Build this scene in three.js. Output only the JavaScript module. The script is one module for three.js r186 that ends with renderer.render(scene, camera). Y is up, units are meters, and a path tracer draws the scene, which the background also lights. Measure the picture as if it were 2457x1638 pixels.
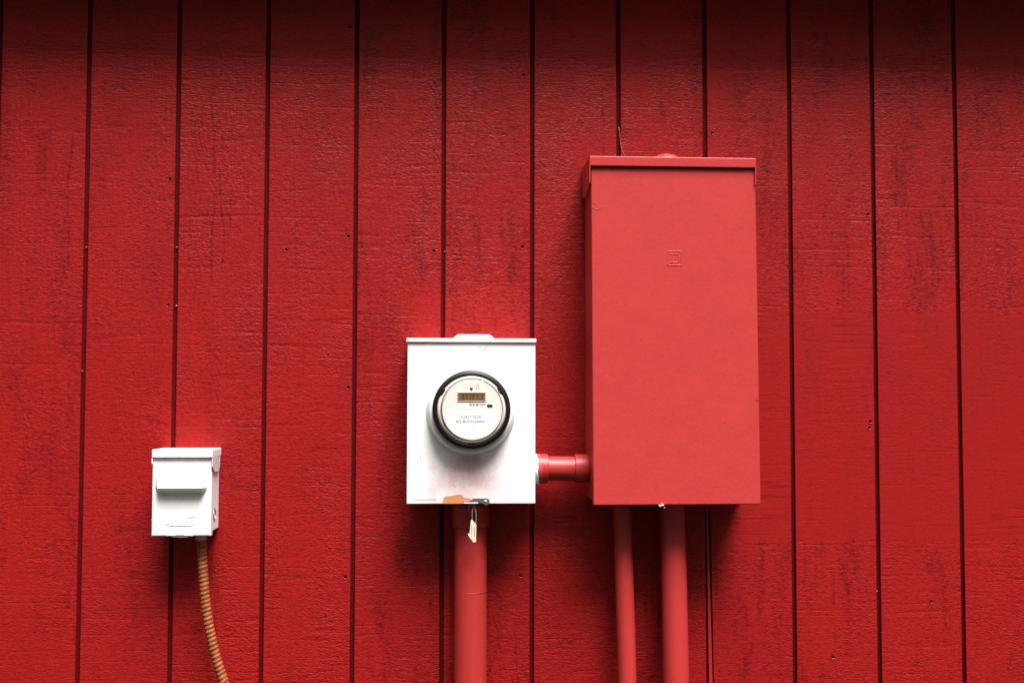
import * as THREE from 'three';
import { RoundedBoxGeometry } from 'three/addons/geometries/RoundedBoxGeometry.js';
import { TextGeometry } from 'three/addons/geometries/TextGeometry.js';
import { FontLoader } from 'three/addons/loaders/FontLoader.js';
import * as BGU from 'three/addons/utils/BufferGeometryUtils.js';

// ------------------------------------------------------------------ camera, sky, sun, exposure
const scene = new THREE.Scene();
const camera = new THREE.PerspectiveCamera(32.608, 2457 / 1638, 0.05, 1500);
camera.position.set(0, 1.5, 2.6873);
camera.rotation.set(THREE.MathUtils.degToRad(2.8333), THREE.MathUtils.degToRad(-3.2772), THREE.MathUtils.degToRad(0.0951), 'YXZ');
scene.add(camera);

const renderer = new THREE.WebGLRenderer({ antialias: true });
renderer.setSize(1024, 682);
renderer.toneMapping = THREE.LinearToneMapping;
renderer.toneMappingExposure = 6.7;
renderer.shadowMap.enabled = true;

{ // an even overcast sky: three times as bright overhead as at the horizon
  const W = 128, H = 64, d = new Float32Array(W * H * 4);
  for (let j = 0; j < H; j++) {
    const el = ((j + 0.5) / H - 0.5) * Math.PI, s = Math.max(0, Math.sin(el));
    const L = 0.42 * (1 + 2 * s) / 3;
    for (let i = 0; i < W; i++) d.set([L * 1.0, L * 0.975, L * 0.98, 1], (j * W + i) * 4);
  }
  const sky = new THREE.DataTexture(d, W, H, THREE.RGBAFormat, THREE.FloatType);
  sky.mapping = THREE.EquirectangularReflectionMapping;
  sky.magFilter = sky.minFilter = THREE.LinearFilter;
  sky.needsUpdate = true;
  scene.background = sky;
  scene.environment = sky;
}
const sun = new THREE.DirectionalLight(new THREE.Color(1, 0.97, 0.95), 1.5);
{ // the bright part of the cloud cover: high up, in front of the wall and a little to the right
  const el = THREE.MathUtils.degToRad(65), az = THREE.MathUtils.degToRad(23);
  sun.position.set(Math.cos(el) * Math.sin(az) * 30, 1.5 + Math.sin(el) * 30, Math.cos(el) * Math.cos(az) * 30);
  sun.target.position.set(0.2, 1.5, 0);
  sun.castShadow = true;
  sun.shadow.radius = 52;
  sun.shadow.mapSize.set(2048, 2048);
  Object.assign(sun.shadow.camera, { left: -3, right: 3, top: 3, bottom: -3, near: 1, far: 80 });
  scene.add(sun, sun.target);
}

// ------------------------------------------------------------------ helpers
let seed = 12345;
const rnd = () => { seed = (seed * 1664525 + 1013904223) >>> 0; return seed / 4294967296; };
const PERM = new Uint8Array(65536 * 1);
const HASH = new Float32Array(4096);
for (let i = 0; i < 4096; i++) HASH[i] = rnd() * 2 - 1;
for (let i = 0; i < 65536; i++) PERM[i] = Math.floor(rnd() * 256);
const hash2 = (x, y) => HASH[(Math.imul(x, 374761393) + Math.imul(y, 668265263) ^ (Math.imul(x ^ (y << 7), 1274126177) >>> 13)) & 4095];
function n2(x, y) { // value noise, -1..1
  const xi = Math.floor(x), yi = Math.floor(y);
  let u = x - xi, v = y - yi;
  u = u * u * (3 - 2 * u); v = v * v * (3 - 2 * v);
  const a = hash2(xi, yi), b = hash2(xi + 1, yi), c = hash2(xi, yi + 1), d = hash2(xi + 1, yi + 1);
  return a + (b - a) * u + (c - a) * v + (a - b - c + d) * u * v;
}
const fbm = (x, y) => n2(x, y) * 0.55 + n2(x * 2.1 + 7.3, y * 2.1 + 1.7) * 0.3 + n2(x * 4.3 + 3.1, y * 4.3 + 9.2) * 0.15;
const sstep = (a, b, x) => { const t = Math.min(1, Math.max(0, (x - a) / (b - a))); return t * t * (3 - 2 * t); };
const clamp = (x) => Math.min(1, Math.max(0, x));
const toS = (c) => { c = clamp(c); return 255 * (c <= 0.0031308 ? c * 12.92 : 1.055 * c ** (1 / 2.4) - 0.055); };
function tex(W, H, fn, srgb) { // fn(i, j) -> [r, g, b] linear, or a number for data
  const d = new Uint8Array(W * H * 4);
  for (let j = 0; j < H; j++) for (let i = 0; i < W; i++) {
    const v = fn(i, j), k = (j * W + i) * 4;
    if (srgb) { d[k] = toS(v[0]); d[k + 1] = toS(v[1]); d[k + 2] = toS(v[2]); } else d[k] = d[k + 1] = d[k + 2] = clamp(v) * 255;
    d[k + 3] = 255;
  }
  const t = new THREE.DataTexture(d, W, H);
  t.wrapS = t.wrapT = THREE.RepeatWrapping;
  t.magFilter = THREE.LinearFilter; t.minFilter = THREE.LinearMipmapLinearFilter; t.generateMipmaps = true;
  if (srgb) t.colorSpace = THREE.SRGBColorSpace;
  t.needsUpdate = true;
  return t;
}
const lin = (r, g, b) => new THREE.Color().setRGB(r, g, b);
const mat = (o) => new THREE.MeshPhysicalMaterial(o);
function thing(name, label, category, [x, y, z], group) {
  const o = new THREE.Group(); o.name = name; o.position.set(x, y, z);
  o.userData = { label, category }; if (group) o.userData.group = group;
  scene.add(o); return o;
}
// a part: geometry given in world coordinates, moved into its thing's own axes
function part(name, geo, material, parent, label) {
  const g = Array.isArray(geo) ? BGU.mergeGeometries(geo.map((q) => { const r = q.index ? q.toNonIndexed() : q; for (const k of Object.keys(r.attributes)) if (!['position', 'normal', 'uv'].includes(k)) r.deleteAttribute(k); return r; })) : geo;
  const w = new THREE.Vector3();
  for (let p = parent; p && p !== scene; p = p.parent) w.add(p.position);
  g.translate(-w.x, -w.y, -w.z);
  const m = new THREE.Mesh(g, material); m.name = name; m.castShadow = m.receiveShadow = true;
  if (label) m.userData.label = label;
  parent.add(m); return m;
}
function planarUV(g, s = 1) { // uv in metres by the way a face points
  const p = g.attributes.position, n = g.attributes.normal, uv = new Float32Array(p.count * 2);
  for (let i = 0; i < p.count; i++) {
    const ax = Math.abs(n.getX(i)), ay = Math.abs(n.getY(i)), az = Math.abs(n.getZ(i));
    const [u, v] = az >= ax && az >= ay ? [p.getX(i), p.getY(i)] : ax >= ay ? [p.getZ(i), p.getY(i)] : [p.getX(i), p.getZ(i)];
    uv[2 * i] = u * s; uv[2 * i + 1] = v * s;
  }
  g.setAttribute('uv', new THREE.BufferAttribute(uv, 2)); return g;
}
function box(x0, x1, y0, y1, z0, z1, r = 0.0012, seg = 2) {
  const g = new RoundedBoxGeometry(x1 - x0, y1 - y0, z1 - z0, seg, Math.min(r, (x1 - x0) * 0.49, (y1 - y0) * 0.49, (z1 - z0) * 0.49));
  g.translate((x0 + x1) / 2, (y0 + y1) / 2, (z0 + z1) / 2);
  return planarUV(g);
}
function lathe(pts, seg = 64) { return new THREE.LatheGeometry(pts.map(([r, h]) => new THREE.Vector2(r, h)), seg); } // about y
const latheZ = (pts, x, y, z, seg = 96) => { const g = lathe(pts, seg); g.rotateX(Math.PI / 2); g.translate(x, y, z); return g; }; // h becomes +z
const latheX = (pts, x, y, z, seg = 64) => { const g = lathe(pts, seg); g.rotateZ(-Math.PI / 2); g.translate(x, y, z); return g; }; // h becomes +x
function extrude(pts, depth, z, bevel = 0.0004, holes = []) {
  const s = new THREE.Shape(pts.map(([x, y]) => new THREE.Vector2(x, y)));
  for (const h of holes) s.holes.push(new THREE.Path(h.map(([x, y]) => new THREE.Vector2(x, y))));
  const g = new THREE.ExtrudeGeometry(s, { depth: depth - (bevel ? bevel : 0), bevelEnabled: bevel > 0, bevelThickness: bevel, bevelSize: bevel, bevelOffset: -bevel, bevelSegments: 2, curveSegments: 12 });
  g.translate(0, 0, z); return g;
}
const circ = (x, y, r, n = 12, k = 1) => Array.from({ length: n }, (_, i) => [x + r * Math.cos(i / n * 2 * Math.PI), y + r * k * Math.sin(i / n * 2 * Math.PI)]);
const tube = (pts, r, seg = 60, rs = 10) => new THREE.TubeGeometry(new THREE.CatmullRomCurve3(pts.map((p) => new THREE.Vector3(...p))), seg, r, rs);

// ------------------------------------------------------------------ ground: yard in front of the wall, then an unseen slope added to hide the low sky
{
  const rows = [], R = 48, A = 96, pos = [], idx = [], uv = [];
  const height = (x, z) => {
    // added bank shaped to block light: close on the left, steep in front, lower and farther off on the right
    const r = Math.hypot(x, z), a = Math.atan2(x, Math.abs(z)) / (Math.PI / 2); // -1 left, 0 in front, 1 right
    const lr = sstep(-0.2, 1, a), ll = sstep(-0.1, -0.9, a);
    const d = Math.max(0, r - (5.6 + 1.8 * lr - 2.2 * ll));
    const h = Math.min(46, d * (0.96 - 0.12 * lr + 0.4 * ll));
    return -0.01 + (d > 0 ? h + (h > 0.5 ? 0.8 * fbm(x * 0.35, z * 0.35) * Math.min(1, h / 4) : 0) : 0.015 * n2(x * 2, z * 2));
  };
  for (let i = 0; i <= R; i++) {
    const r = 1200 * Math.pow(i / R, 3.2);
    for (let k = 0; k <= A; k++) {
      const a = k / A * 2 * Math.PI, x = r * Math.cos(a), z = r * Math.sin(a);
      pos.push(x, height(x, z), z); uv.push(x, z);
      if (i < R && k < A) { const p = i * (A + 1) + k, q = p + A + 1; idx.push(p, p + 1, q, p + 1, q + 1, q); }
    }
  }
  const g = new THREE.BufferGeometry();
  g.setAttribute('position', new THREE.Float32BufferAttribute(pos, 3));
  g.setAttribute('uv', new THREE.Float32BufferAttribute(uv, 2));
  g.setIndex(idx); g.computeVertexNormals();
  const t = tex(256, 256, (i, j) => { const n = 0.6 + 0.4 * fbm(i * 0.11, j * 0.11) + 0.25 * n2(i * 0.7, j * 0.7); return [0.019 * n, 0.022 * n, 0.012 * n]; }, true);
  const m = new THREE.Mesh(g, new THREE.MeshStandardMaterial({ map: t, roughness: 1, side: THREE.DoubleSide }));
  m.name = 'ground'; m.userData = { kind: 'structure', label: 'dark grassy yard rising to an unseen slope added to block low sky', category: 'ground' }; m.receiveShadow = true;
  scene.add(m);
}

// ------------------------------------------------------------------ the barn wall: grooved planks, groove floor, nails, eave
const WALL_RED = [0.26, 0.0068, 0.0066];
const wall = thing('barn_wall', 'red painted barn wall of vertical rough sawn planks with dark grooves', 'wall', [0, 0, 0]);
const Y_TOP = 2.545, TEX_Y0 = 0.75, TEX_H = 1.75;
const grooveX = [-1.2195, -1.0176, -0.817, -0.6144, -0.4117, -0.2079, -0.0057, 0.2002, 0.4032, 0.6079, 0.8105, 1.0107, 1.2115, 1.4135, 1.616];
const NAILS = [[-0.225, 2.3622], [0.5896, 2.3995], [0.1793, 2.2568], [0.6262, 2.1267], [-0.6305, 2.0015], [0.9975, 1.9378], [-0.2238, 1.8733], [-0.3654, 1.8418], [-0.0277, 1.8418], [0.1778, 1.8528], [-0.6298, 1.713], [-0.2209, 1.5259], [0.1747, 1.0968], [-0.2241, 1.0966], [0.996, 1.4491], [0.9938, 1.4348], [1.135, 0.93 + 0.1], [0.9, 0.905]];
const SMOOTH = [0.68, 1.172, 1.7055]; // right of x, between these heights, the boards were planed smooth before painting
const rimPaint = mat({ color: lin(0.4, 0.04, 0.04), roughness: 0.25 });
function plankTextures(k, x0, x1) {
  const W = 256, H = 2048, w = x1 - x0, ox = k * 37.7, oy = k * 91.3;
  const knots = Array.from({ length: 2 + Math.floor(rnd() * 3) }, () => [rnd() * w, rnd() * TEX_H, 0.012 + rnd() * 0.03]);
  const streaks = Array.from({ length: k === 3 ? 3 : rnd() < 0.5 ? 1 : 0 }, (_, q) => k === 3 ? [0.075 + 0.022 * q, 0.95 + 0.08 * q, 1.5 - 0.12 * q] : [0.03 + rnd() * (w - 0.06), rnd() * 1.2, 0]).map(([a, b, e]) => [a, b, e || b + 0.15 + rnd() * 0.35]);
  const slope = (rnd() - 0.5) * 0.02, rough = 0.65 + rnd() * 0.5, stainy = 0.35 + rnd() * 0.65;
  const hgt = new Float32Array(W * H), col = new Float32Array(W * H);
  for (let j = 0; j < H; j++) {
    const yw = (j + 0.5) / H * TEX_H, yWorld = yw + TEX_Y0;
    for (let i = 0; i < W; i++) {
      const x = (i + 0.5) / W * w;
      let gx = x, gy = yw, kn = 0;
      for (const [kx, ky, kr] of knots) {
        const dx = x - kx, dy = (yw - ky) * 0.45, d = Math.sqrt(dx * dx + dy * dy);
        if (d < kr * 2.6) { const f = 1 - d / (kr * 2.6); kn = Math.max(kn, f * f); gx += dx > 0 ? f * f * kr * 0.8 : -f * f * kr * 0.8; }
      }
      const y = yw + slope * x + 0.0025 * n2(x * 11 + ox, yw * 6 + oy);
      // saw marks run across the board, grain runs up it; both come and go in patches
      const gateS = sstep(-0.45, 0.55, fbm(x * 16 + ox, y * 9 + oy));
      const gateG = sstep(-0.3, 0.6, fbm(x * 22 + ox + 50, y * 3.2 + oy));
      const saw = n2(ox + x * 9, y * 330 + oy) * 0.5 + n2(ox + 3 + x * 22, y * 620) * 0.35;
      let line = 1 - Math.abs(n2(ox * 3 + x * 1.2, y * 55 + oy)) * 9; line = line > 0 ? line * sstep(-0.2, 0.5, n2(x * 18 + ox, y * 40)) : 0;
      let line2 = 1 - Math.abs(n2(ox * 5 + x * 1.6, y * 170 + oy)) * 3.2; line2 = line2 > 0 ? line2 * sstep(-0.1, 0.5, n2(x * 30 + ox, y * 90 + 7)) : 0;
      const dash = n2(x * 210 + ox, y * 640 + oy);
      const dash2 = n2(x * 110 + ox + 9, y * 330 + oy);
      const grain = n2(gx * 330 + ox, gy * 16 + oy) * 0.6 + n2(gx * 150 + ox, gy * 9 + oy) * 0.5;
      const ripple = kn > 0 ? kn * Math.sin(gx * 900 + 3 * n2(x * 40, yw * 40)) * 0.5 : 0;
      let h = (saw * 0.2 + dash * 0.6 + dash2 * 0.2) * (0.5 + 0.5 * gateS) + n2(gx * 430 + ox, gy * 70) * 0.3 * (0.4 + 0.6 * gateG) + grain * 0.34 * (0.2 + gateG) + ripple * 0.6 - line * 0.7 - line2 * 0.5 * (0.3 + 0.7 * gateS);
      h *= rough;
      // thin, weathered paint: streaks that follow the grain, broken up by the saw marks
      let st = sstep(0.0, 0.95, fbm(x * 24 + ox + 11, yw * 6 + oy + 5) * 0.8 + 0.25 * n2(gx * 150 + ox, yw * 22) + 0.55 * n2(x * 190, y * 420)) * stainy * 1.0;
      st += 0.35 * sstep(0.1, 0.8, dash2) * gateS + 0.3 * line * gateS;
      for (const [sx, y0, y1] of streaks) if (yw > y0 && yw < y1) {
        const dd = Math.abs(x - sx - 0.007 * n2(yw * 9, sx * 90) - 0.02 * (y1 - yw) * sx) / 0.0028;
        if (dd < 2) st += 0.75 * Math.exp(-dd * dd) * sstep(-0.5, 0.2, n2(x * 200, yw * 45)) * sstep(0, 0.05, yw - y0) * sstep(0, 0.05, y1 - yw);
      }
      let spot = n2(x * 260 + ox, y * 500 + 3) > 0.86 ? 0.5 : 0;
      st += spot * gateS;
      let c = 1 - 0.55 * clamp(st) + 0.16 * n2(x * 170 + 5, y * 400 + ox) + 0.08 * fbm(x * 9 + ox, yw * 5);
      const xa = x0 + x;
      if (xa > SMOOTH[0] + 0.006 * n2(yw * 60, k) && yWorld > SMOOTH[1] + 0.004 * n2(x * 90, k) && yWorld < SMOOTH[2] + 0.004 * n2(x * 90, k + 5)) {
        const g2 = sstep(-0.1, 0.45, fbm(x * 8 + ox, yw * 6 + oy));
        let crack = 1 - Math.abs(n2(ox + x * 2.4, yw * 105 + oy)) * 6; crack = crack > 0 ? crack * g2 : 0;
        h = h * 0.4 - crack * 0.4; c = 0.66 + 0.34 * c + 0.05 * fbm(x * 10, yw * 3) - 0.32 * crack;
      }
      hgt[j * W + i] = h; col[j * W + i] = c;
    }
  }
  const bump = tex(W, H, (i, j) => 0.5 + hgt[j * W + i] * 0.42);
  const map = tex(W, H, (i, j) => { const c = Math.max(0.2, col[j * W + i]); return [WALL_RED[0] * c, WALL_RED[1] * c * (0.75 + 0.25 * c), WALL_RED[2] * c * (0.8 + 0.2 * c)]; }, true);
  return { bump, map };
}
for (let k = 0; k < grooveX.length - 1; k++) {
  const half = 0.0052, x0 = grooveX[k] + half + (k === 9 ? 0.0006 : 0), x1 = grooveX[k + 1] - half, inView = k >= 1;
  const { bump, map } = plankTextures(k, x0, x1);
  const m = mat({ map, bumpMap: bump, bumpScale: 0.0018, roughness: 0.48, specularIntensity: 0.38 });
  const mine = NAILS.filter(([x]) => x > x0 + 0.004 && x < x1 - 0.004);
  const holes = mine.map(([x, y], i) => circ(x, y, 0.0034 + 0.0008 * ((i * 7 + k) % 3) / 3, 10, 0.85));
  // the left edge of the plank at the sheet joint is cut away a little towards the bottom
  const outline = k === 9 ? [[x0, 1.34], [x0 + 0.0185, 0], [x1, 0], [x1, Y_TOP], [x0, Y_TOP]] : [[x0, 0], [x1, 0], [x1, Y_TOP], [x0, Y_TOP]];
  const g = extrude(outline, 0.0095, -0.0095, 0.0009, holes);
  const p = g.attributes.position, uv = g.attributes.uv;
  for (let i = 0; i < p.count; i++) uv.setXY(i, (p.getX(i) - x0) / (x1 - x0), (p.getY(i) - TEX_Y0) / TEX_H);
  const plank = part('plank', g, m, wall);
  for (const [x, y] of mine) part('nail', latheZ([[0, 0.0012], [0.0016, 0.0011], [0.0028, 0.0006], [0.003, 0], [0.003, -0.002]], x, y, -0.0068, 12), mat({ color: lin(0.05, 0.008, 0.008), roughness: 0.5 }), plank);
  for (const [x, y] of mine) { // paint squeezed up below each nail
    const q = new THREE.TorusGeometry(0.0046, 0.0009, 6, 14, Math.PI * 0.8); q.rotateZ(Math.PI * 1.1); q.scale(1, 0.9, 1); q.translate(x, y, 0.0002);
    part('paint_rim', q, rimPaint, plank);
  }
}
{
  const back = mat({ color: lin(0.085, 0.002, 0.003), roughness: 0.7, specularIntensity: 0.15,
    bumpMap: tex(256, 256, (i, j) => 0.5 + 0.3 * n2(i * 0.9, j * 0.12) + 0.2 * n2(i * 0.3, j * 0.5)), bumpScale: 0.0012 });
  const g = planarUV(box(-1.24, 1.63, 0, Y_TOP, -0.06, -0.0085, 0.001), 6);
  part('groove_backing', g, back, wall);
  // rabbet lip of the sheet joint under the red panel
  const lip = extrude([[0.6055, 1.30], [0.6089, 1.30], [0.6368, 0], [0.6185, 0]], 0.006, -0.0088, 0.001);
  part('joint_lip', planarUV(lip), mat({ color: lin(0.36, 0.016, 0.02), roughness: 0.4 }), wall);
  // small paint blobs and nail tips inside the grooves
  for (const [x, y, r] of [[-0.0016, 1.841, 0.0022], [-0.6143, 1.8455, 0.002], [-0.817, 1.8437, 0.0018], [-0.6128, 1.7111, 0.0025], [-0.8202, 1.5619, 0.0018], [1.0085, 1.0549, 0.0016]]) {
    const b = new THREE.SphereGeometry(r, 10, 8); b.scale(1.2, 0.8, 0.9); b.translate(x, y, -0.0055);
    part('paint_blob', b, mat({ color: lin(0.5, 0.12, 0.12), roughness: 0.35 }), wall);
  }
  // the eave above the frame
  const wood = mat({ color: lin(0.12, 0.012, 0.012), roughness: 0.8 });
  const eave = part('eave', [box(-1.6, 1.95, Y_TOP + 0.002, Y_TOP + 0.022, -0.06, 0.16, 0.001), box(-1.6, 1.95, Y_TOP - 0.004, Y_TOP + 0.14, 0.1605, 0.18, 0.002)], wood, wall);
  part('roof_edge', box(-1.65, 2.0, Y_TOP + 0.141, Y_TOP + 0.16, -0.3, 0.205, 0.002), mat({ color: lin(0.06, 0.06, 0.065), roughness: 0.7 }), eave);
}

// ------------------------------------------------------------------ shared finishes
const peel = tex(256, 256, (i, j) => 0.5 + 0.12 * n2(i * 8 / 256 + 3, j * 8 / 256) + 0.22 * n2(i * 0.16, j * 0.16) + 0.16 * n2(i * 0.5, j * 0.5) + (n2(i * 0.33 + 40, j * 0.33) > 0.9 ? 0.35 : 0)); peel.repeat.set(6, 6);
const redMap = tex(512, 512, (i, j) => {
  const f = 1 + 0.055 * fbm(i * 0.02, j * 0.03) + 0.03 * n2(i * 0.11, j * 0.16) + 0.05 * n2(i * 0.45, j * 0.45) - (n2(i * 0.21 + 9, j * 0.21) > 0.9 ? 0.22 : 0) + (n2(i * 0.25 + 50, j * 0.25) > 0.93 ? 0.15 : 0);
  return [0.43 * f, 0.036 * f, 0.035 * f];
}, true); redMap.repeat.set(2.2, 2.2);
const redPaint = mat({ map: redMap, bumpMap: peel, bumpScale: 0.00018, roughness: 0.36, specularIntensity: 0.8 });
const pipeMap = tex(256, 512, (i, j) => {
  const f = 1 + 0.08 * fbm(i * 0.03, j * 0.012) + 0.03 * n2(i * 0.4, j * 0.4);
  const s = n2(i * 0.23 + 31, j * 0.23) > 0.95 ? 0.12 : 0;
  return [0.375 * f + s, 0.026 * f + s, 0.024 * f + s];
}, true); pipeMap.repeat.set(1, 1);
const pipePaint = mat({ map: pipeMap, bumpMap: peel, bumpScale: 0.00018, roughness: 0.4, specularIntensity: 0.85 });
const whiteMap = tex(256, 256, (i, j) => { const f = 1 + 0.025 * fbm(i * 0.03, j * 0.03) + 0.015 * n2(i * 0.5, j * 0.5); return [0.83 * f, 0.8 * f, 0.79 * f]; }, true); whiteMap.repeat.set(3, 3);
const whitePaint = mat({ map: whiteMap, bumpMap: peel, bumpScale: 0.0002, roughness: 0.4, specularIntensity: 0.8 });
const steel = mat({ color: lin(0.42, 0.36, 0.37), roughness: 0.35, metalness: 0.85 });
const font = await new FontLoader().loadAsync('fonts/droid/droid_sans_bold.typeface.json');

// ------------------------------------------------------------------ white meter box
{
  const t = thing('meter_box', 'white metal meter box with raised round collar, left of the tall red panel', 'meter box', [0.058, 1.4477, 0]);
  const X0 = -0.0828, X1 = 0.1986, YB = 1.2717, YT = 1.6247, ZF = 0.122;
  part('body', box(X0 + 0.003, X1 - 0.003, YB + 0.004, YT + 0.004, 0.0008, ZF - 0.006, 0.002), whitePaint, t);
  const dirtShade = tex(512, 640, (i, j) => { // grime below the collar, with its shade painted into the same blotches
    const x = X0 + (X1 - X0) * i / 512, y = YB + (YT - YB) * j / 640;
    let f = 1 + 0.02 * fbm(i * 0.03, j * 0.03), r = 0.83 * f, g = 0.8 * f, b = 0.79 * f;
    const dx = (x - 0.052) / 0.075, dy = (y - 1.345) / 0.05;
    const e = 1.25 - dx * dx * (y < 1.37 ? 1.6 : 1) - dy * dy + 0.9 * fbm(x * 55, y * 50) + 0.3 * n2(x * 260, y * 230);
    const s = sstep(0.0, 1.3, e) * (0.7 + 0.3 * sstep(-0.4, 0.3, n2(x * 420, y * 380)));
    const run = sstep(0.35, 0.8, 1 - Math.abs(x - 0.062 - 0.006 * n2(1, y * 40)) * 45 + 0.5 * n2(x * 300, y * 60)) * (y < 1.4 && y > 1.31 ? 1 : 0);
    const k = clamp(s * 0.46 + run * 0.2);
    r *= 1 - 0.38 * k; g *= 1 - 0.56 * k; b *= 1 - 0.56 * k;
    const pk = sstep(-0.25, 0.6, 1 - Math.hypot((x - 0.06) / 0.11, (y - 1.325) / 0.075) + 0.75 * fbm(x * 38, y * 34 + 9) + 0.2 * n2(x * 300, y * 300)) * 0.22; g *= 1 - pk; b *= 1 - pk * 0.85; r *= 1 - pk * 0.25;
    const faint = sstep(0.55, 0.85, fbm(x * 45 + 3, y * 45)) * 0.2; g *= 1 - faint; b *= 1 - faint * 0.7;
    // smudge near the top and scuffs
    const q = Math.hypot((x - 0.085 - (1.609 - y) * 0.7) / 0.011, (y - 1.609) / 0.007) + 0.6 * n2(x * 500, y * 500);
    if (q < 0.95) { r *= 0.9; g *= 0.72; b *= 0.82; }
    const q2 = Math.hypot((x - 0.018) / 0.012, (y - 1.585) / 0.012) + 0.9 * n2(x * 420, y * 420);
    if (q2 < 0.6) { r *= 0.9; g *= 0.85; b *= 0.87; }
    if (Math.hypot(x + 0.0533, (y - 1.3723) * 0.7) < 0.0013) { r = g = b = 0.15; }
    return [r, g, b];
  }, true);
  const cm = mat({ map: dirtShade, bumpMap: peel, bumpScale: 0.00012, roughness: 0.42, specularIntensity: 0.7 });
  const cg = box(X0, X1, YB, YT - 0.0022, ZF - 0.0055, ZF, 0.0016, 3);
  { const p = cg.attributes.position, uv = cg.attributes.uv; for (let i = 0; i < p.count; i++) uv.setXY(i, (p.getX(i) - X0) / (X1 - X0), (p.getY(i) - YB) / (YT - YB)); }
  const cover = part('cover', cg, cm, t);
  const lid = part('lid', box(X0 - 0.0024, X1 + 0.0018, YT, YT + 0.0086, 0.0006, ZF + 0.0045, 0.0016, 3), whitePaint, t);
  // closing plate on the hub opening
  part('hub_plate', extrude([[0.017, 1.6341], [0.1095, 1.6341], [0.1075, 1.638], [0.099, 1.6446], [0.028, 1.6446], [0.0195, 1.638]], 0.05, 0.03, 0.002), whitePaint, lid);
  // collar that the meter sits in
  part('collar', latheZ([[0.0985, -0.001], [0.0982, 0.002], [0.0955, 0.007], [0.0915, 0.0185], [0.0905, 0.0215], [0.0885, 0.0228], [0.082, 0.0228], [0.08, 0.018]], 0.0568, 1.4756, ZF), whitePaint, cover);
  part('sticker', extrude([[-0.0051, 1.2722], [-0.0012, 1.2871], [0.0332, 1.2926], [0.0372, 1.2913], [0.0435, 1.2852], [0.0575, 1.2837], [0.0423, 1.2725]], 0.0004, ZF + 0.0002, 0), mat({ color: lin(0.62, 0.26, 0.11), roughness: 0.55 }), cover, 'orange sticker at the bottom edge');
  const lever = part('latch', extrude([[0.043, 1.2716], [0.0655, 1.2828], [0.0925, 1.2828], [0.097, 1.281], [0.0992, 1.277], [0.0985, 1.2715], [0.0945, 1.2676], [0.0895, 1.2672], [0.0845, 1.2702], [0.08, 1.2729], [0.072, 1.2734], [0.048, 1.2702]], 0.0035, ZF + 0.0012, 0.0007).translate(-0.0005, 0.0019, 0), steel, t, 'grey steel latch lever');
  part('rivet', latheZ([[0, 0.0024], [0.0018, 0.0021], [0.0029, 0.001], [0.0031, 0]], 0.0892, 1.2774, ZF + 0.0045, 24), mat({ color: lin(0.7, 0.6, 0.62), roughness: 0.35, metalness: 0.6 }), lever);
  part('hasp_plate', box(0.0421, 0.0731, 1.2726, 1.2749, ZF - 0.03, ZF + 0.0055, 0.0006), whitePaint, t);
  part('slot', box(0.0396, 0.079, 1.2752, 1.2765, ZF - 0.004, ZF + 0.0007, 0.0003), mat({ color: lin(0.02, 0.018, 0.018), roughness: 0.8 }), t);
  // embossed lettering
  const txt = new TextGeometry('MILBANK', { font, size: 0.0058, depth: 0.001, curveSegments: 3 });
  txt.computeBoundingBox(); txt.scale(0.05 / txt.boundingBox.max.x, 1, 1); txt.rotateZ(0.005); txt.translate(-0.067, 1.2812, ZF - 0.0001);
  part('lettering', txt, whitePaint, cover, 'embossed maker name');
  const row = [];
  for (let i = 0, x = -0.0672; x < -0.019; i++) { const w = 0.0012 + 0.0022 * ((i * 37) % 10) / 10; row.push(box(x, x + w, 1.306 - 0.0006 * (i % 3 === 1), 1.3074, ZF - 0.0004, ZF + 0.0003, 0.0001, 1)); x += w + 0.0011; }
  part('embossed_line', row, whitePaint, cover);
}

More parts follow.
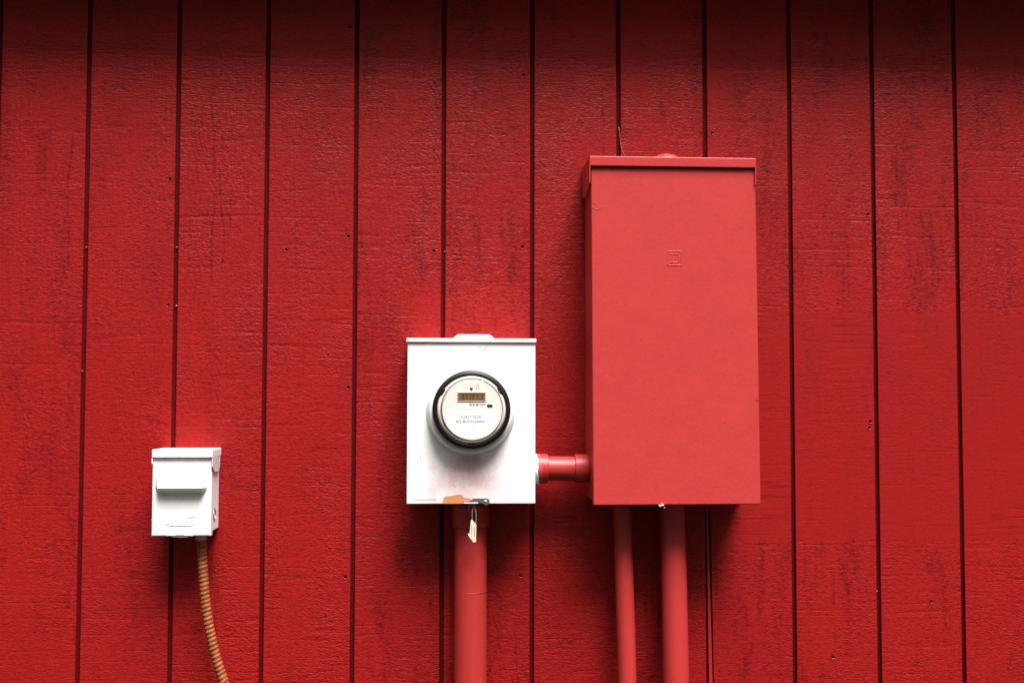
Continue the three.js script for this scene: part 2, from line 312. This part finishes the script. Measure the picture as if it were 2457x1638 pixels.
// ------------------------------------------------------------------ the electric meter in the collar
{
  const C = [0.0574, 1.4774, 0.122];
  const t = thing('electric_meter', 'round electric meter with black ring, glass cover and digital display', 'electric meter', C);
  const black = mat({ color: lin(0.008, 0.006, 0.0065), roughness: 0.4, specularIntensity: 0.6 });
  const cream = mat({ color: lin(0.68, 0.63, 0.56), roughness: 0.5 });
  const G = (pts, seg) => { const g = lathe(pts, seg); g.rotateX(Math.PI / 2); g.translate(...C); return g; };
  const ring = part('ring', G([[0.078, 0.02], [0.0838, 0.0205], [0.0848, 0.023], [0.0848, 0.031], [0.0842, 0.0345], [0.0825, 0.0362], [0.0805, 0.0362], [0.079, 0.0378], [0.0765, 0.0382], [0.0753, 0.037], [0.0748, 0.03], [0.0748, 0.022]], 128), black, t, 'black plastic locking ring');
  const at = (a, r, z) => [C[0] + r * Math.cos(a), C[1] + r * Math.sin(a), C[2] + z];
  for (const a of [2.585, 0.59]) { // lugs
    const g = box(-0.004, 0.0045, -0.0085, 0.0085, -0.004, 0.004, 0.0028, 4); g.rotateZ(a); g.translate(...at(a, 0.0735, 0.0345));
    part('lug', g, black, ring);
  }
  { const g = box(-0.0032, 0.003, -0.011, 0.011, -0.003, 0.003, 0.0022, 4); g.rotateZ(-Math.PI / 2 + 0.03); g.translate(...at(-1.53, 0.0742, 0.035)); part('lug', g, black, ring); }
  { const g = new THREE.SphereGeometry(0.0011, 10, 8); g.translate(...at(0.585, 0.0712, 0.039)); part('seal_stud', g, steel, ring); }
  part('flange', G([[0.0752, 0.028], [0.0746, 0.034], [0.071, 0.0375], [0.0685, 0.0375], [0.0672, 0.036], [0.0665, 0.03]], 128), cream, t);
  part('inner_wall', G([[0.0655, 0.0365], [0.0645, 0.041], [0.0638, 0.0435], [0.0632, 0.042], [0.0625, 0.036]], 128), mat({ color: lin(0.5, 0.42, 0.36), roughness: 0.5 }), t);
  // face plate with its print
  const N = 1024, cv = document.createElement('canvas'); cv.width = cv.height = N; const c = cv.getContext('2d');
  const Rf = 0.0645, px = (dx) => N / 2 + dx / Rf * N / 2, py = (dy) => N / 2 - dy / Rf * N / 2, FC = [0.0588, 1.4772];
  const X = (x) => px(x - FC[0]), Yy = (y) => py(y - FC[1]);
  c.fillStyle = 'rgb(230,211,203)'; c.fillRect(0, 0, N, N);
  for (let i = 0; i < 5000; i++) { c.fillStyle = `rgba(${rnd() < 0.5 ? '120,100,90' : '255,250,245'},0.05)`; c.fillRect(rnd() * N, rnd() * N, 3 + rnd() * 5, 3 + rnd() * 5); }
  c.save(); c.beginPath(); c.arc(X(0.0575), Yy(1.4775), N / 2 * 0.9, 0, 7); c.clip();
  c.fillStyle = 'rgb(252,251,250)'; c.fillRect(X(0.0048), Yy(1.4765), X(0.1105) - X(0.0048), Yy(1.41) - Yy(1.4765)); c.restore();
  c.fillStyle = 'rgb(205,190,182)'; c.fillRect(X(0.0048), Yy(1.4775), X(0.1105) - X(0.0048), 6);
  c.fillStyle = 'rgb(242,238,236)'; c.fillRect(X(0.025), Yy(1.4935), X(0.0885) - X(0.025), Yy(1.4815) - Yy(1.4935));
  c.fillStyle = 'rgb(25,22,22)'; c.font = 'bold 66px sans-serif'; c.textBaseline = 'middle';
  const tw = c.measureText('924271029').width, want = X(0.0776) - X(0.0337);
  c.save(); c.translate(X(0.0337), Yy(1.4615)); c.scale(want / tw, 1); c.fillText('924271029', 0, 0); c.restore();
  c.fillStyle = 'rgb(70,58,58)';
  const bars = (x0, x1, y0, y1, n) => { let s = 77; for (let x = X(x0); x < X(x1);) { s = (s * 75 + 74) % 65537; const w = 2 + (s % 4) * 2.2; c.fillRect(x, Yy(y1), w, Yy(y0) - Yy(y1)); x += w + 2 + ((s >> 4) % 4) * 1.8; } };
  bars(0.0237, 0.0872, 1.4488, 1.4545); bars(0.052, 0.086, 1.4848, 1.4905);
  const small = (x0, x1, y, h, tone) => { c.fillStyle = tone; let s = 31 + Math.round(x0 * 1e4); for (let x = X(x0); x < X(x1);) { s = (s * 75 + 74) % 65537; const w = 3 + s % 7; c.fillRect(x, Yy(y) - h / 2 + (s % 3), w, h - (s % 4)); x += w + 2 + ((s >> 3) % 4); } };
  small(0.022, 0.09, 1.4695, 9, 'rgba(150,140,138,0.7)'); small(0.008, 0.03, 1.4632, 8, 'rgba(130,120,118,0.7)'); small(0.083, 0.099, 1.4615, 26, 'rgba(150,145,145,0.7)');
  small(0.042, 0.07, 1.446, 9, 'rgba(160,150,150,0.7)'); small(0.024, 0.0375, 1.4402, 12, 'rgba(110,100,100,0.7)'); small(0.0235, 0.037, 1.4375, 12, 'rgba(130,120,120,0.7)'); small(0.073, 0.09, 1.4395, 11, 'rgba(150,140,140,0.7)');
  c.fillStyle = 'rgb(125,118,118)'; c.font = '34px sans-serif'; c.fillText('TYPE', X(0.0405), Yy(1.4392)); small(0.0565, 0.07, 1.4392, 24, 'rgba(125,118,118,0.8)');
  small(0.0425, 0.0675, 1.4325, 17, 'rgba(150,135,138,0.7)'); small(0.045, 0.065, 1.4258, 9, 'rgba(150,140,145,0.7)');
  c.strokeStyle = 'rgb(150,140,138)'; c.lineWidth = 5; c.beginPath(); // maker's script
  c.moveTo(X(0.0262), Yy(1.4915)); c.lineTo(X(0.0262), Yy(1.4835)); c.lineTo(X(0.029), Yy(1.4835)); c.moveTo(X(0.031), Yy(1.488)); c.lineTo(X(0.031), Yy(1.4835)); c.moveTo(X(0.0365), Yy(1.4885)); c.bezierCurveTo(X(0.031), Yy(1.489), X(0.039), Yy(1.484), X(0.033), Yy(1.4825)); c.moveTo(X(0.0385), Yy(1.489)); c.quadraticCurveTo(X(0.0405), Yy(1.484), X(0.0445), Yy(1.489)); c.stroke();
  c.strokeStyle = 'rgb(150,125,122)'; c.lineWidth = 9; c.beginPath(); // wrench-like mark
  c.moveTo(X(0.0663), Yy(1.5335)); c.quadraticCurveTo(X(0.0668), Yy(1.5285), X(0.0688), Yy(1.5282)); c.lineTo(X(0.0704), Yy(1.5282)); c.quadraticCurveTo(X(0.0725), Yy(1.529), X(0.0728), Yy(1.5332));
  c.moveTo(X(0.068), Yy(1.5282)); c.lineTo(X(0.068), Yy(1.5193)); c.moveTo(X(0.0713), Yy(1.5282)); c.lineTo(X(0.0713), Yy(1.5193)); c.stroke();
  const ct = new THREE.CanvasTexture(cv); ct.colorSpace = THREE.SRGBColorSpace;
  const fg = new THREE.CylinderGeometry(Rf, Rf, 0.002, 96); fg.rotateX(Math.PI / 2); fg.translate(FC[0], FC[1], C[2] + 0.0425);
  { const p = fg.attributes.position, uv = fg.attributes.uv; for (let i = 0; i < p.count; i++) uv.setXY(i, (p.getX(i) - FC[0]) / Rf / 2 + 0.5, (p.getY(i) - FC[1]) / Rf / 2 + 0.5); }
  const face = part('face_plate', fg, mat({ map: ct, roughness: 0.55 }), t);
  const ZFACE = C[2] + 0.0435;
  // display: recessed frame, screen and its digits
  const lc = document.createElement('canvas'); lc.width = 512; lc.height = 152; const q = lc.getContext('2d');
  q.fillStyle = 'rgb(112,84,52)'; q.fillRect(0, 0, 512, 152);
  for (let i = 0; i < 900; i++) { q.fillStyle = `rgba(${rnd() < 0.5 ? '60,35,20' : '150,120,80'},0.08)`; q.fillRect(rnd() * 512, rnd() * 152, 6 + rnd() * 14, 4 + rnd() * 8); }
  q.fillStyle = 'rgb(48,24,12)';
  const SEG = { 9: 'abcdfg', 7: 'abc', 1: 'bc', 2: 'abged' };
  [['9', 72], ['7', 138], ['1', 196], ['2', 262], ['1', 330]].forEach(([d, x]) => {
    const w = 40, h = 92, y = 34, s = 11;
    const R = { a: [x, y, w, s], d: [x, y + h - s, w, s], g: [x, y + h / 2 - s / 2, w, s], f: [x, y, s, h / 2], b: [x + w - s, y, s, h / 2], e: [x, y + h / 2, s, h / 2], c: [x + w - s, y + h / 2, s, h / 2] };
    for (const k of SEG[d]) q.fillRect(...R[k]);
  });
  q.fillRect(392, 118, 14, 10); q.beginPath(); q.moveTo(440, 66); q.lineTo(470, 48); q.lineTo(470, 84); q.fill(); q.fillStyle = 'rgb(110,45,30)'; q.fillRect(436, 104, 10, 20); q.fillRect(456, 96, 10, 28);
  const lt = new THREE.CanvasTexture(lc); lt.colorSpace = THREE.SRGBColorSpace;
  const frame = part('display_frame', extrude([[0.0262, 1.4945], [0.0880, 1.4945], [0.0880, 1.5148], [0.0262, 1.5148]], 0.0016, ZFACE - 0.0002, 0.0004, [[[0.0283, 1.4962], [0.0283, 1.5131], [0.0859, 1.5131], [0.0859, 1.4962]]]), mat({ color: lin(0.42, 0.34, 0.29), roughness: 0.5 }), face);
  const sg = new THREE.PlaneGeometry(0.058, 0.0172); sg.translate(0.0571, 1.50465, ZFACE + 0.0003);
  part('screen', sg, mat({ map: lt, roughness: 0.3, specularIntensity: 0.4 }), frame, 'brown digital display');
  part('indicator_lamp', latheZ([[0, 0.0016], [0.0015, 0.0015], [0.003, 0.0006], [0.0034, 0]], 0.0566, 1.5227, ZFACE - 0.0001, 24), mat({ color: lin(0.06, 0.02, 0.015), roughness: 0.25 }), face);
  { const s = []; for (let i = 0; i <= 12; i++) s.push([0.1 + 0.0028 * Math.cos(-Math.PI / 2 + i / 12 * Math.PI), 1.4858 + 0.0028 * Math.sin(-Math.PI / 2 + i / 12 * Math.PI)]); for (let i = 0; i <= 12; i++) s.push([0.0933 + 0.0028 * Math.cos(Math.PI / 2 + i / 12 * Math.PI), 1.4858 + 0.0028 * Math.sin(Math.PI / 2 + i / 12 * Math.PI)]);
    part('port', extrude(s, 0.001, ZFACE - 0.0002, 0.0003), mat({ color: lin(0.02, 0.014, 0.014), roughness: 0.4 }), face); }
  // clear cover: a drum with a rounded front edge
  const gp = [[0.0688, 0.034], [0.0684, 0.05], [0.0678, 0.075], [0.0668, 0.0795], [0.064, 0.0818], [0.05, 0.083], [0.0001, 0.0835]];
  const gg = lathe(gp, 128); gg.rotateX(Math.PI / 2); gg.translate(C[0] + 0.0006, C[1] - 0.0016, C[2]);
  part('glass_cover', gg, mat({ color: lin(0.99, 0.98, 0.97), transmission: 1, thickness: 0, roughness: 0.03, ior: 1.45, specularIntensity: 0.8 }), t);
}

// ------------------------------------------------------------------ seal tag on the latch
{
  const t = thing('seal_tag', 'small pale tag on a thin wire hanging from the meter box latch', 'tag', [0.06, 1.2593, 0.09]);
  const tor = new THREE.TorusGeometry(0.0082, 0.0023, 14, 36); tor.rotateY(0.35); tor.translate(0.0605, 1.2596, 0.088);
  part('ring', tor, mat({ color: lin(0.32, 0.12, 0.09), roughness: 0.35, metalness: 0.6 }), t);
  part('wire', tube([[0.0602, 1.236, 0.0985], [0.0603, 1.2482, 0.098], [0.0615, 1.259, 0.095], [0.0635, 1.2655, 0.092], [0.066, 1.259, 0.096], [0.0686, 1.2523, 0.098], [0.0688, 1.238, 0.099], [0.068, 1.2245, 0.0995]], 0.0006, 60, 8), mat({ color: lin(0.6, 0.5, 0.45), roughness: 0.4, metalness: 0.5 }), t);
  const g = extrude([[0.0575, 1.2345], [0.0612, 1.2352], [0.0655, 1.2292], [0.0695, 1.2245], [0.0692, 1.21], [0.0687, 1.1925], [0.0695, 1.1895], [0.0675, 1.187], [0.0622, 1.187], [0.0512, 1.2035], [0.0517, 1.2062], [0.0548, 1.205], [0.0562, 1.22]], 0.0016, 0.0985, 0.0004);
  const tag = part('plate', planarUV(g), mat({ map: (() => { const q = tex(128, 128, (i, j) => { const s = sstep(0, 0.5, fbm(i * 0.09, j * 0.03)); return [0.8 - 0.14 * s, 0.62 - 0.3 * s, 0.48 - 0.34 * s]; }, true); q.repeat.set(16, 16); return q; })(), roughness: 0.6 }), t);
  part('rib', [box(0.0645, 0.0662, 1.2, 1.221, 0.1, 0.1012, 0.0005), box(0.0592, 0.0605, 1.202, 1.226, 0.1, 0.1012, 0.0005)], mat({ color: lin(0.42, 0.2, 0.08), roughness: 0.6 }), tag);
  t.position.z += 0.021; t.position.y += 0.001;
}

// ------------------------------------------------------------------ conduit below the meter box
function pipeY(r, x0, y0, z0, x1, y1, z1, seg = 64) { // from the lower end to the upper end
  const a = new THREE.Vector3(x0, y0, z0), b = new THREE.Vector3(x1, y1, z1), L = a.distanceTo(b);
  const g = new THREE.CylinderGeometry(r, r, L, seg, 24);
  g.applyQuaternion(new THREE.Quaternion().setFromUnitVectors(new THREE.Vector3(0, 1, 0), b.clone().sub(a).normalize()));
  g.translate((x0 + x1) / 2, (y0 + y1) / 2, (z0 + z1) / 2);
  return g;
}
{
  const t = thing('meter_conduit', 'thick red conduit pipe rising into the bottom of the white meter box', 'pipe', [0.0592, 0, 0.043]);
  const pipe = part('pipe', pipeY(0.0366, 0.0596, 0, 0.043, 0.0586, 1.264, 0.043), pipePaint, t);
  part('coupling', lathe([[0.036, 1.2135], [0.0403, 1.2135], [0.0412, 1.215], [0.0412, 1.258], [0.039, 1.262], [0.036, 1.262]].map(([r, h]) => [r, h]), 64).translate(0.0588, 0, 0.043), pipePaint, t);
  for (const a of [-2.1, -1.47 - 0.5, -1.47 + 0.42, -0.6, 0.3, 1.4, 2.4]) { const g = box(-0.0012, 0.0012, 1.2145, 1.26, 0.0402, 0.0428, 0.0008); g.rotateY(Math.PI / 2 + a + Math.PI); g.translate(0.0588, 0, 0.043); part('rib', g, pipePaint, t); }
  { const g = new THREE.TorusGeometry(0.0364, 0.0006, 8, 64); g.rotateX(Math.PI / 2 + 0.03); g.translate(0.0593, 1.0715, 0.043); part('seam', g, pipePaint, pipe); }
}

// ------------------------------------------------------------------ conduit between the boxes
{
  const t = thing('joining_conduit', 'short horizontal red conduit joining the white meter box to the tall red panel', 'pipe', [0.2, 1.345, 0.066]);
  const Y = 1.3448, Z = 0.066;
  part('coupling', latheX([[0.0285, 0.2005], [0.0325, 0.2005], [0.0328, 0.2015], [0.0328, 0.2296], [0.0322, 0.2306], [0.0275, 0.2306]], 0, Y, Z), pipePaint, t);
  part('pipe', latheX([[0.0275, 0.2], [0.0275, 0.3]], 0, Y, Z), pipePaint, t);
  part('elbow', latheX([[0.0275, 0.2912], [0.0312, 0.2912], [0.0318, 0.2922], [0.0318, 0.309], [0.0312, 0.318], [0.0295, 0.323], [0.026, 0.3262]], 0, Y + 0.0004, Z), pipePaint, t);
  // bare white fitting showing where the paint stops short, with a ragged paint edge
  const W = 256, H = 256, tx = tex(W, H, (i, j) => {
    const a = i / W, h = j / H, e = h - (0.55 + 0.16 * Math.sin((a - 0.1) * 6.28) + 0.2 * fbm(a * 26, h * 3));
    if (e < -0.02) return [0.78, 0.74, 0.77];
    if (e < 0.16) { const q = n2(a * 90, h * 26); return q > 0.1 ? [0.14, 0.012, 0.014] : q > -0.15 ? [0.7, 0.5, 0.5] : [0.32, 0.02, 0.024]; }
    return [0.5, 0.036, 0.036];
  }, true);
  part('bare_fitting', latheX([[0.0333, 0.2004], [0.0338, 0.2038], [0.0338, 0.2072], [0.0337, 0.2106], [0.0334, 0.214], [0.0327, 0.2174]], 0, Y - 0.0008, Z, 96), mat({ map: tx, roughness: 0.5, bumpMap: tx, bumpScale: 0.0006 }), t, 'unpainted white end with ragged paint edge');
}

// ------------------------------------------------------------------ tall red panel
{
  const t = thing('electrical_panel', 'tall red painted electrical panel with an embossed square emblem on its door', 'electrical panel', [0.505, 1.64, 0]);
  const X0 = 0.3205, X1 = 0.6893, YT = 2.0118, YB = 1.2705;
  part('body', box(X0 + 0.0035, X1 - 0.0035, YB + 0.008, 2.034, 0.0008, 0.134, 0.002), redPaint, t);
  // door, hinged under the lid and standing out a little at the bottom
  const dw = X1 - X0, dh = YT - YB;
  const dg = box(-dw / 2, dw / 2, -dh, 0, -0.03, 0, 0.0026, 3);
  const tilt = -0.0165;
  const door = new THREE.Mesh(planarUV(dg), redPaint); door.name = 'door'; door.castShadow = door.receiveShadow = true;
  door.position.set((X0 + X1) / 2 - 0.505, YT - 1.64, 0.141); door.rotation.x = tilt; door.rotation.z = 0.0035; t.add(door);
  const sub = (name, g, m, label) => { const q = new THREE.Mesh(g, m); q.name = name; q.castShadow = q.receiveShadow = true; if (label) q.userData.label = label; door.add(q); return q; };
  // emblem: a square ridge round a square letter D
  const ex = 0.5047 - (X0 + X1) / 2, ey = 1.8118 - YT, s = 0.0168, w = 0.0024;
  const sq = (h, c = 0) => [[ex - h + c, ey - h], [ex + h - c, ey - h], [ex + h, ey - h + c], [ex + h, ey + h - c], [ex + h - c, ey + h], [ex - h + c, ey + h], [ex - h, ey + h - c], [ex - h, ey - h + c]];
  const dOut = [[-0.0108, -0.0108], [0.008, -0.0108], [0.0112, -0.008], [0.0112, 0.008], [0.008, 0.0108], [-0.0108, 0.0108], [-0.0108, 0.0086], [-0.0082, 0.0086], [-0.0082, -0.0086], [-0.0108, -0.0086]].map(([a, b]) => [a + ex, b + ey]);
  const dIn = [[-0.0048, -0.0084], [-0.0048, 0.0084], [0.0062, 0.0084], [0.0084, 0.0064], [0.0084, -0.0064], [0.0062, -0.0084]].map(([a, b]) => [a + ex, b + ey]);
  sub('emblem', BGU.mergeGeometries([extrude(sq(s, 0.002), 0.0009, -0.0001, 0.0006, [sq(s - w, 0.001)]), extrude(dOut, 0.0008, -0.0001, 0.0005, [dIn])].map((g) => planarUV(g))), redPaint, 'embossed square emblem');
  sub('paint_run', BGU.mergeGeometries([tube([[-0.181, -0.088, 0], [-0.175, -0.0925, 0.0001], [-0.165, -0.09, 0.0001], [-0.157, -0.084, -0.0003]], 0.0008, 24, 6), tube([[-0.1795, -0.075, 0], [-0.176, -0.079, 0.0001], [-0.1725, -0.0765, 0]], 0.0008, 16, 6)]), redPaint);
  sub('notch', box(0.1765, 0.1842, -0.5152, -0.5138, -0.004, 0.0004, 0.0002, 1), mat({ color: lin(0.05, 0.004, 0.004), roughness: 0.7 }));
  // lid: cap over the top with two side flaps
  const lid = part('lid', box(0.3165, 0.6897, 2.0152, 2.037, 0.0006, 0.1475, 0.0018, 3).rotateZ(0).translate(0, 0, 0), redPaint, t);
  for (const [x0, x1] of [[0.3165, 0.3185], [0.6878, 0.6898]]) {
    const g = extrude([[-0.147, 2.0165], [-0.147, 1.978], [-0.09, 1.962], [-0.03, 1.962], [-0.01, 1.98], [-0.01, 2.0165]], x1 - x0, x0, 0.0004); g.rotateY(Math.PI / 2);
    const p = g.attributes.position; // shape drawn with its depth as -x; the turn puts it on z and the thickness on x
    part('side_flap', planarUV(g), redPaint, lid);
  }
  for (const [x, sgn] of [[0.3163, -1], [0.6899, 1]]) part('screw', latheX([[0, 0.0042], [0.0026, 0.0036], [0.004, 0.0016], [0.0042, 0]].map(([r, h]) => [r, h * sgn]), x, 1.9935, 0.1, 20), redPaint, lid);
  part('hub_cap', lathe([[0.0001, 2.0565], [0.012, 2.0555], [0.022, 2.052], [0.029, 2.0465], [0.032, 2.041], [0.0325, 2.0365]], 48).translate(0.4993, 0, 0.085), redPaint, lid);
  // chipped latch at the bottom edge
  const bare = mat({ color: lin(0.75, 0.52, 0.42), roughness: 0.5 });
  const hasp = part('hasp', [box(0.466, 0.4712, 1.2668, 1.2708, 0.14, 0.1585, 0.0018, 3), box(0.4716, 0.4772, 1.2678, 1.2732, 0.14, 0.1592, 0.0024, 3)], bare, t, 'chipped pale hasp at the bottom edge');
  part('pin', new THREE.SphereGeometry(0.0018, 12, 10).translate(0.4795, 1.2638, 0.15), steel, hasp);
}
{
  const g = tube([[0.4046, 2.14, -0.006], [0.4056, 2.128, -0.001], [0.4075, 2.1034, 0.0012], [0.4097, 2.0886, 0.0016], [0.4165, 2.0685, 0.002], [0.421, 2.045, 0.003], [0.423, 2.0, 0.004]], 0.0005, 60, 8);
  const m = new THREE.Mesh(g, mat({ color: lin(0.55, 0.18, 0.18), roughness: 0.35 })); m.name = 'thin_wire'; m.castShadow = m.receiveShadow = true;
  m.userData = { label: 'thin red wire running down the groove to behind the tall red panel', category: 'wire' }; scene.add(m);
}
function panelConduit(label, r, top, bottom) {
  const t = thing('panel_conduit', label, 'pipe', [bottom[0], 0, bottom[2]], 'red conduits under the tall panel');
  // carry the line of the visible stretch down to the ground
  const k = bottom[1] / (top[1] - bottom[1]);
  const low = bottom.map((v, i) => v + (v - top[i]) * k * (i === 1 ? 1 : 0.3)); low[1] = 0;
  const c = new THREE.CatmullRomCurve3([new THREE.Vector3(...low), new THREE.Vector3((low[0] * 0.5 + bottom[0] * 0.5), bottom[1] * 0.5, (low[2] + bottom[2]) / 2), new THREE.Vector3(...bottom), new THREE.Vector3(...top), new THREE.Vector3(top[0] - 0.002, 1.29, top[2] - 0.004)]);
  part('pipe', new THREE.TubeGeometry(c, 80, r, 48), pipePaint, t);
  part('locknut', lathe([[r, 1.272], [r + 0.005, 1.272], [r + 0.006, 1.274], [r + 0.006, 1.2795], [r, 1.2795]], 32).translate(top[0] - 0.002, 0, top[2] - 0.004), pipePaint, t);
}
panelConduit('thinner red conduit under the tall red panel, left of the thick one', 0.0208, [0.4022, 1.2, 0.052], [0.4082, 0.865, 0.074]);
panelConduit('thicker red conduit under the tall red panel, right of the thin one', 0.029, [0.516, 1.2, 0.054], [0.5168, 0.864, 0.08]);

// ------------------------------------------------------------------ small white disconnect box
{
  const t = thing('disconnect_box', 'small white metal box with a moulded pull handle, left of the meter box', 'electrical box', [-0.573, 1.29, 0]);
  const X0 = -0.6365, X1 = -0.5092, YB = 1.2012, YT = 1.3735, ZF = 0.093;
  part('body', box(X0 + 0.003, X1 - 0.0012, YB + 0.008, YT + 0.004, 0.0008, ZF - 0.012, 0.0015), whitePaint, t);
  // cover: pressed sheet with the handle bulge, a raised maker's mark and a latch tab
  const NX = 150, NY = 200, g = new THREE.PlaneGeometry(X1 - X0, YT - 0.003 - YB, NX, NY), p = g.attributes.position;
  const xc = (X0 + X1) / 2, yc = (YT - 0.003 + YB) / 2;
  const segd = (px, py, a, b) => { const vx = b[0] - a[0], vy = b[1] - a[1], q = clamp(((px - a[0]) * vx + (py - a[1]) * vy) / (vx * vx + vy * vy)); return Math.hypot(px - a[0] - q * vx, py - a[1] - q * vy); };
  const mark = [[-0.6066, 1.2295], [-0.6029, 1.2265], [-0.5919, 1.2244], [-0.5527, 1.2242], [-0.5472, 1.2274]];
  for (let i = 0; i < p.count; i++) {
    const x = p.getX(i) + xc, y = p.getY(i) + yc;
    let h = 0;
    // handle: grows out of the face downwards and turns under sharply
    const top = 1.345, low = 1.2965, hw = 0.0535, cr = 0.013, hx = Math.abs(x + 0.5733);
    const qx = hx - (hw - cr), qy = (low + cr) - y;
    const dR = qx > 0 && qy > 0 ? Math.hypot(qx, qy) - cr : Math.max(qx, qy) - cr;
    if (y < top && dR < 0.006) h += 0.0215 * Math.pow(clamp((top - y) / (top - low - 0.004)), 0.9) * (1 - sstep(qy > qx ? -0.011 : -0.007, 0.004, dR));
    let d = 1; for (let k = 0; k < mark.length - 1; k++) d = Math.min(d, segd(x, y, mark[k], mark[k + 1]));
    d = Math.min(d, segd(x, y, [-0.558, 1.2412], [-0.542, 1.2449]));
    const inMark = x > -0.603 && x < -0.55 && y < 1.238 && y > 1.2244 ? 1 : 0;
    h += 0.0009 * (1 - sstep(0.0003, 0.0016, d));
    if (inMark) h += 0.0005 * sstep(0.15, 0.4, n2(x * 260, y * 200));
    // edges roll back
    const e = Math.min(x - X0, X1 - x, y - YB); h -= 0.0018 * Math.pow(1 - clamp(e / 0.003), 2);
    // latch tab: a bowed slot
    if (y < 1.209 && Math.abs(x + 0.576) < 0.028) h += 0.0022 * (1 - sstep(0.002, 0.007, y - YB)) * (1 - sstep(0.02, 0.028, Math.abs(x + 0.576)));
    p.setZ(i, ZF + h);
  }
  g.computeVertexNormals(); g.translate(xc, yc, 0);
  const cover = part('cover', [planarUV(g), box(X0, X1, YB, YT - 0.003, ZF - 0.02, ZF - 0.002, 0.001)], whitePaint, t);
  part('latch_slot', extrude([[-0.5848, 1.2036], [-0.565, 1.2036], [-0.566, 1.2044], [-0.584, 1.2044]], 0.0006, ZF + 0.0022, 0), mat({ color: lin(0.02, 0.02, 0.02), roughness: 0.8 }), cover);
  part('latch_tab', extrude([[-0.604, 1.2022], [-0.59, 1.1994], [-0.575, 1.1984], [-0.56, 1.1992], [-0.547, 1.2022], [-0.547, 1.2031], [-0.604, 1.2031]], 0.012, ZF - 0.012, 0.0004), whitePaint, t);
  // hood
  const HX0 = -0.6372, HX1 = -0.5061;
  const lid = part('lid', box(HX0, HX1, YT - 0.0018, 1.389, 0.0006, ZF + 0.0055, 0.0016, 3), whitePaint, t);
  const scuff = mat({ roughness: 0.5, map: (() => { const q = tex(128, 128, (i, j) => { const s = sstep(-0.1, 0.35, fbm(i * 0.09, j * 0.055) + 0.4 * n2(i * 0.5, j * 0.5)); return [0.72 - 0.36 * s, 0.68 - 0.42 * s, 0.7 - 0.4 * s]; }, true); q.repeat.set(18, 18); return q; })() });
  for (const [x, m, low] of [[HX1 - 0.0015, scuff, 1.3385], [HX0, whitePaint, 1.345]]) {
    const f = extrude([[-(ZF + 0.004), 1.3725], [-(ZF + 0.004), low + 0.014], [-(ZF - 0.014), low], [-0.022, low], [-0.012, low + 0.012], [-0.012, 1.3725]], 0.0015, x, 0.0003); f.rotateY(Math.PI / 2);
    part('side_flap', planarUV(f), m, lid, m === scuff ? 'scuffed side flap' : undefined);
  }
  // knockout rings on the side
  for (const r of [0.0135, 0.0095]) { const k = new THREE.TorusGeometry(r, 0.0007, 8, 40); k.rotateY(Math.PI / 2); k.translate(X1 - 0.001, 1.243, 0.048); part('knockout_ring', k, steel, t); }
}
{ // rusty flexible conduit from the small box
  const t = thing('flexible_conduit', 'rusty tan ribbed flexible conduit hanging from the small white box', 'flexible conduit', [-0.51, 0, 0.05]);
  const pts = [[-0.5385, 1.205, 0.05], [-0.5380, 1.1897, 0.05], [-0.5365, 1.1677, 0.05], [-0.5336, 1.1247, 0.05], [-0.5262, 1.0498, 0.051], [-0.5172, 0.996, 0.052], [-0.5047, 0.9432, 0.053], [-0.4823, 0.8749, 0.055], [-0.448, 0.79, 0.056], [-0.40, 0.66, 0.055], [-0.372, 0.4, 0.05], [-0.37, 0.1, 0.05], [-0.37, -0.02, 0.05]];
  const c = new THREE.CatmullRomCurve3(pts.map((q) => new THREE.Vector3(...q))), L = c.getLength(), N = 1500, RS = 28;
  const g = new THREE.TubeGeometry(c, N, 0.0104, RS), p = g.attributes.position, uv = g.attributes.uv;
  for (let i = 0; i <= N; i++) {
    const ctr = c.getPointAt(i / N), s = i / N * L;
    for (let k = 0; k <= RS; k++) {
      const q = i * (RS + 1) + k, ph = s / 0.0094 * 2 * Math.PI + k / RS * 2 * Math.PI;
      const w = Math.sin(ph), f = 1 + 0.055 * Math.sign(w) * Math.sqrt(Math.abs(w)) + 0.02 * n2(k * 0.9, s * 300);
      p.setXYZ(q, ctr.x + (p.getX(q) - ctr.x) * f, ctr.y + (p.getY(q) - ctr.y) * f, ctr.z + (p.getZ(q) - ctr.z) * f);
      uv.setXY(q, k / RS, s * 4);
    }
  }
  g.computeVertexNormals();
  const rust = tex(128, 1024, (i, j) => {
    const a = i / 128, s = j / 1024 / 4 * 1; // one repeat is a quarter of a metre
    const n = fbm(a * 6, j * 0.05), sp = n2(a * 26, j * 0.4), seam = 0.5 + 0.5 * Math.sin((s / 0.0094 + a) * 2 * Math.PI);
    let r = 0.27 + 0.14 * n, gg = 0.07 + 0.045 * n, b = 0.017 + 0.013 * n;
    const k = sstep(0.1, 0.7, sp + 0.4 * n2(a * 9, j * 0.12)) * 0.6; r *= 1 - k * 0.7; gg *= 1 - k * 0.8; b *= 1 - k * 0.8;
    if (n2(a * 40 + 9, j * 0.8) > 0.88) { r = 0.55; gg = 0.5; b = 0.45; }
    return [r, gg, b];
  }, true);
  part('ribbed_hose', g, mat({ map: rust, roughness: 0.55, specularIntensity: 0.6 }), t);
  part('connector', [lathe([[0.009, 1.187], [0.0118, 1.187], [0.0124, 1.188], [0.0124, 1.206], [0.009, 1.206]], 8).translate(-0.5383, 0, 0.05), lathe([[0.0105, 1.197], [0.0145, 1.197], [0.0145, 1.204], [0.0105, 1.204]], 6).translate(-0.5383, 0, 0.05)], steel, t);
}

renderer.render(scene, camera);
